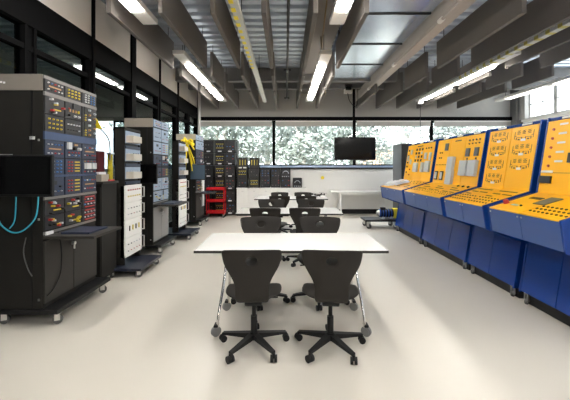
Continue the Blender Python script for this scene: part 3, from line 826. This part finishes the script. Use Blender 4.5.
def fillA(i, up, F, w, H, dk, Fd, L, rng):
    it = lambda n,u,v,sh,m,d=.01: item(n,up,F,w*u,H*v,sh,m,d)
    if i == 0:
        for v in (.80,.62): it('meter',.62,v-.1*(v<.7),('r',.07,.11),M_cG,.02)
        for v in (.85,.7,.5,.38,.22): it('knob',.25,v,('c',.02),M_cK,.02)
        it('meter',.25,.62,('r',.07,.12),M_cG,.02)
        for v in (.3,.15): it('knob',.65,v,('c',.016),M_cR,.02)
    if i == 1:
        for a in range(3):
            for b_ in range(4): it('relay',.15+.32*a+.03*(b_%2),.55+.1*b_,('r',.055,.05),rng.choice([M_cK,M_cK,M_cG,M_ink]),.012)
        it('switch_box',.35,.36,('r',.20,.20),M_cG,.04)
        strips(up,F,w,H,rng,[(.94,.2,.8)])
    if i == 2:
        it('meter',.25,.66,('r',.09,.13),M_cG,.02); it('meter',.72,.64,('r',.09,.15),M_cG,.02)
        for u in (.2,.45,.7): it('knob',u,.86,('c',.016),M_cK,.016)
        it('switch_box',.12,.36,('r',.12,.20),M_cG,.04); it('switch_box',.62,.38,('r',.20,.22),M_cG,.04)
    buttons(dk,Fd,w,L,rng,.7,.85,.2,.8,2,3); strips(dk,Fd,w,L,rng,[(.45,.15,.5),(.3,.3,.8)])
def fillB(i, up, F, w, H, dk, Fd, L, rng):
    it = lambda n,u,v,sh,m,d=.01: item(n,up,F,w*u,H*v,sh,m,d)
    if i == 0:
        it('display',.78,.82,('r',.10,.13),M_cabinet,.02)
        for u in (.3,.45): 
            for v in (.70,.58): it('knob',u,v,('c',.014),M_cK,.012)
        for k in range(7): it('push_button',.12+.12*k,.42,('c',.010),M_ink,.006)
        for u in (.22,.66):
            it('meter_frame',u,.17,('r',.11,.16),M_cK,.012); it('meter',u,.17,('r',.075,.12),M_cG,.018)
    if i == 1:
        it('switch_box',.30,.42,('r',.19,.26),M_cG,.05); it('switch_box',.34,.13,('r',.19,.24),M_cG,.05)
        strips(up,F,w,H,rng,[(.93,.3,.7)])
    if i == 2:
        for k in range(4): it('knob',.22+.19*k,.90,('c',.015),M_ink,.012); it('knob',.22+.19*k,.83,('c',.012),M_ink,.012)
        for u in (.22,.72): it('display',u,.66,('r',.10,.13),M_cabinet,.02); it('push_button',u,.53,('r',.03,.03),M_cK,.01)
        for u in (.08,.60): it('switch_box',u+.08,.34,('r',.20,.24),M_cG,.05)
        for k in range(3): item('knob',dk,Fd,w*(.2+.3*k),L*.86,('c',.022),M_cK,.02)
    strips(dk,Fd,w,L,rng,[(.72,.1,.45),(.58,.3,.85),(.42,.15,.5),(.42,.6,.9)])
    buttons(dk,Fd,w,L,rng,.22,.32,.12,.9,2,6,M_ink,rad=.008)
def fillC(i, up, F, w, H, dk, Fd, L, rng):
    n = 4 if i == 0 else 3
    for k in range(n): mimic(up,F,w*.14,H*(.785-.235*k if i==0 else .77-.225*k),w*.72,H*.185)
    strips(dk,Fd,w,L,rng,[(.86,.1,.8),(.68,.15,.45),(.68,.55,.9),(.52,.15,.4)])
    buttons(dk,Fd,w,L,rng,.14,.40,.1,.9,3,7,M_ink,rad=.011)
def fillD(i, up, F, w, H, dk, Fd, L, rng):
    it = lambda n,u,v,sh,m,d=.01: item(n,up,F,w*u,H*v,sh,m,d)
    if i == 0:
        for k in range(5):
            it('knob',.20,.88-.125*k,('c',.015),M_cR,.012); it('legend_plate',.46,.94-.125*k,('r',.10,.02),M_skin,.004)
        it('legend_plate',.18,.30,('r',.16,.024),M_skin,.004); it('meter',.18,.19,('r',.16,.075),M_cK,.02)
        it('meter',.86,.48,('r',.12,.10),M_cK,.02)
        it('seam',.5,.285,('r',round(w*.98,3),.005),M_ink,.001)
        item('emergency_button',dk,Fd,w*.10,L*.30,('c',.03),M_cR,.04)
        item('legend_strip',dk,Fd,w*.42,L*.70,('r',.16,.05),M_ink,.004)
        item('display',dk,Fd,w*.86,L*.62,('r',.14,.20),mat('meter_dark',(.14,.14,.13),.4),.008)
        item('legend_plate',dk,Fd,w*.42,L*.28,('r',.10,.03),M_cG,.004); item('knob',dk,Fd,w*.62,L*.28,('c',.013),M_cK,.014)
    else:
        buttons(dk,Fd,w,L,rng,.16,.40,.06,.94,3,9,M_ink,rad=.013)
        it('seam',.5,.285,('r',round(w*.98,3),.005),M_ink,.001)
        for k in range(3): it('meter',.2+.28*k,.5,('r',.10,.10),M_cK,.02)
console('nearest blue and yellow console at the right edge, with red button on its desk', 3.69, 2.70, 2, 1, fillD)
console('blue and yellow console with rows of printed line diagrams on its upright panel', 4.73, 3.77, 2, 2, fillC)
console('blue and yellow console of three bays, two pairs of grey boxes on its panel', 6.31, 4.80, 3, 3, fillB)
console('farthest blue and yellow console, white papers lying on its desk', 7.85, 6.39, 3, 4, fillA)
# papers
v = V((.545,0,.165)).normalized()
t = thing('paper_sheets','crumpled white papers on the far end of the farthest console desk','papers',(2.44,7.45,1.118))
for k,(dx,dy,a) in enumerate(((.0,.0,.1),(.10,-.22,-.2),(.06,.20,.5))):
    n = 6; b = MB(); T = Matrix.Translation((dx,dy,dx*.30+.006+.006*k)) @ Matrix.Rotation(-math.atan2(.165,.545),4,'Y') @ Matrix.Rotation(a,4,'Z')
    r = random.Random(k)
    gr = [[b.bm.verts.new(T @ V((-.15+.30*i/n,-.21+.42*j/n,r.uniform(.0,.022)))) for j in range(n+1)] for i in range(n+1)]
    for i in range(n):
        for j in range(n): b.bm.faces.new((gr[i][j],gr[i+1][j],gr[i+1][j+1],gr[i][j+1]))
    o = b.build('sheet', M_paper, t); q = o.modifiers.new('s','SOLIDIFY'); q.thickness = .001
    kk = MB()
    for q in range(5): kk.box(-.10+.02*(q%2),.08,-.15+.07*q,-.14+.07*q,.024,.026,T=T)
    kk.build('printed_lines', M_cG, o)

# graphite cabinet beyond the consoles
t = thing('storage_cabinet','tall graphite cabinet beyond the farthest console','cabinet',(3.55,9.2,0))
box(-.42,.40,-.28,.42,.06,2.15).build('carcass', M_cabinet, t)
for s in (0,1):
    d = box(-.415+.405*s,-.02+.405*s,-.30,-.28,.08,2.13).build('door', M_rackbody, t)
    MB().cyl((-.05+.09*s,-.335,1.0),(-.05+.09*s,-.335,1.2),.01).box(-.06+.09*s,-.04+.09*s,-.335,-.30,1.0,1.02).box(-.06+.09*s,-.04+.09*s,-.335,-.30,1.18,1.2).build('handle', M_steel, d)
box(-.40,.38,-.26,.40,0,.06).build('plinth', M_black, t)

# dolly with motor unit
t = thing('dolly','low black wheeled dolly past the end of the farthest console','dolly',(2.46,8.28,0))
box(-.52,.35,-.28,.28,.185,.225).build('deck_frame', M_black, t)
for x in (-.42,.24):
    for yy in (-.2,.2): caster(t,x,yy,.185,.062,M_rubber,.6)
t = thing('motor_unit','blue and black motor unit with a yellow end on the low dolly','machine',(2.56,8.26,.225))
t.scale = (.85,.85,.85)
MB().cyl((-.26,0,.16),(.14,0,.16),.115,n=24).build('motor_housing', mat('motor_blue',(.012,.07,.33),.35), t, smooth=True)
for k in range(5): MB().cyl((-.22+.08*k,0,.16),(-.182+.08*k,0,.16),.128,n=24).build('cooling_fin', M_black, t, smooth=True)
MB().cyl((-.33,0,.16),(-.26,0,.16),.06,.10,n=20).build('shaft_end', M_steel, t, smooth=True)
box(.14,.30,-.12,.12,.02,.30).build('gear_cover', M_rib, t, bevel=.015)
box(-.22,-.08,-.07,.07,.25,.33).build('terminal_box', M_black, t, bevel=.01)
for x in (-.2,.05): box(x,x+.07,-.12,.12,0,.06).build('foot', M_cG, t)

# ------------------------------------------------------------------ outside
struct(box(-30,45,YB+.25,60,-.3,-.1).build('ground', M_ground))
def tree(lab, x, y, h, cr, seed, m, n=2300):
    r = random.Random(seed)
    t = thing('tree', lab, 'tree', (x,y,-.1), 0, 'trees outside the back windows')
    lean = r.uniform(-.4,.4)
    k = MB().tube([(0,0,0),(lean*.2,0,h*.3),(lean*.6,.1,h*.6),(lean,.1,h*.9)],[.16,.13,.09,.04],10)
    tips = []
    for q in range(7):
        a = 2*PI*q/7+r.random(); z0 = h*r.uniform(.25,.6); e = (lean*.5+math.cos(a)*cr*.7,math.sin(a)*cr*.6,z0+h*r.uniform(.1,.3))
        k.tube([(lean*.4*z0/h,0,z0),((lean*.4+e[0])*.5,e[1]*.5,(z0+e[2])*.5+.1),e],[.06,.04,.015],6); tips.append(e)
    k.build('trunk', M_bark, t, smooth=True)
    b = bmesh.new()
    cl = [V((lean*.5+r.gauss(0,.5)*cr, r.gauss(0,.4)*cr, h*r.uniform(.22,.95))) for _ in range(26)] + [V(e) for e in tips]
    for _ in range(n):
        c = r.choice(cl) + V((r.gauss(0,.26),r.gauss(0,.26),r.gauss(0,.22)))*cr*.8
        u = V((r.gauss(0,1),r.gauss(0,1),r.gauss(0,1)-.4)).normalized(); w = u.orthogonal().normalized(); s = r.uniform(.10,.22)
        vs = [b.verts.new(c+u*s), b.verts.new(c+w*s*.34), b.verts.new(c-u*s), b.verts.new(c-w*s*.34)]
        b.faces.new(vs)
    me = bpy.data.meshes.new('foliage'); b.to_mesh(me); b.free(); me.materials.append(m)
    o = bpy.data.objects.new('foliage', me); COL.objects.link(o); o.parent = t
TR = [(-3.0,15.5,5.2,1.5,M_leaf,'bushy tree outside behind the stacked modules'),(-.9,17.2,6.0,1.7,M_leaf2,'pale tree outside the left back window, left of the mullion'),
 (.7,15.2,4.8,1.4,M_leaf,'green tree outside just right of the window mullion'),(2.2,18.5,6.0,1.9,M_leaf2,'pale tree outside left of the hanging screen'),
 (3.6,16.0,5.0,1.5,M_leaf,'green tree outside behind the hanging screen'),(6.4,17.5,5.5,1.6,M_leaf2,'pale tree outside right of the hanging screen'),
 (8.2,15.4,5.0,1.4,M_leaf,'green tree outside above the farthest console'),(10.6,16.8,6.0,1.8,M_leaf2,'pale tree outside at the right end of the windows'),
 (-6.2,16.5,5.5,1.7,M_leaf,'green tree outside seen past the glass partition')]
for i,(x,y,h,cr,m,lab) in enumerate(TR): tree(lab,x,y,h,cr,i,m)
t = thing('brick_building','tan brick building outside, right of the hanging screen','building',(8.6,24.5,-.1))
box(-2.0,3.5,0,4,0,2.9).build('wall', M_brick, t); box(-2.2,3.7,-.2,4.2,2.9,3.15).build('roof', M_fix, t)
for x in (-1.2,.6,2.2): box(x,x+.9,-.03,.05,1.0,2.2).build('window', M_cabinet, t)

# ------------------------------------------------------------------ light, world, camera
w = bpy.data.worlds.new('World'); S.world = w; w.use_nodes = True
bg = w.node_tree.nodes['Background']; bg.inputs[0].default_value = (.86,.93,1,1); bg.inputs[1].default_value = 4.2
sun = bpy.data.lights.new('sun','SUN'); sun.energy = 9; sun.angle = .02; sun.color = (1,.96,.88)
so = bpy.data.objects.new('sun', sun); COL.objects.link(so); so.rotation_euler = (math.radians(48),0,math.radians(-28))
for (nm,loc,rot,sx,sy) in (('portal_back',(2.2,YB+.3,2.3),(math.radians(-90),0,0),10.4,1.5),('portal_right',(XR+.3,3,3.5),(math.radians(90),0,math.radians(90)),15,1.1)):
    l = bpy.data.lights.new(nm,'AREA'); l.shape = 'RECTANGLE'; l.size = sx; l.size_y = sy; l.cycles.is_portal = True
    o = bpy.data.objects.new(nm,l); COL.objects.link(o); o.location = loc; o.rotation_euler = rot
cam = bpy.data.cameras.new('camera'); co = bpy.data.objects.new('camera', cam); COL.objects.link(co)
co.location = (0,0,1.5); co.rotation_euler = (PI/2,0,0)
cam.sensor_width = 36; cam.lens = 330/570*36; cam.shift_x = -.0009; cam.shift_y = -32.5/570; cam.clip_start = .05; cam.clip_end = 200
S.camera = co
S.view_settings.view_transform = 'Standard'; S.view_settings.look = 'None'; S.view_settings.gamma = 1
S.view_settings.exposure = 0.9; S.view_settings.use_curve_mapping = False
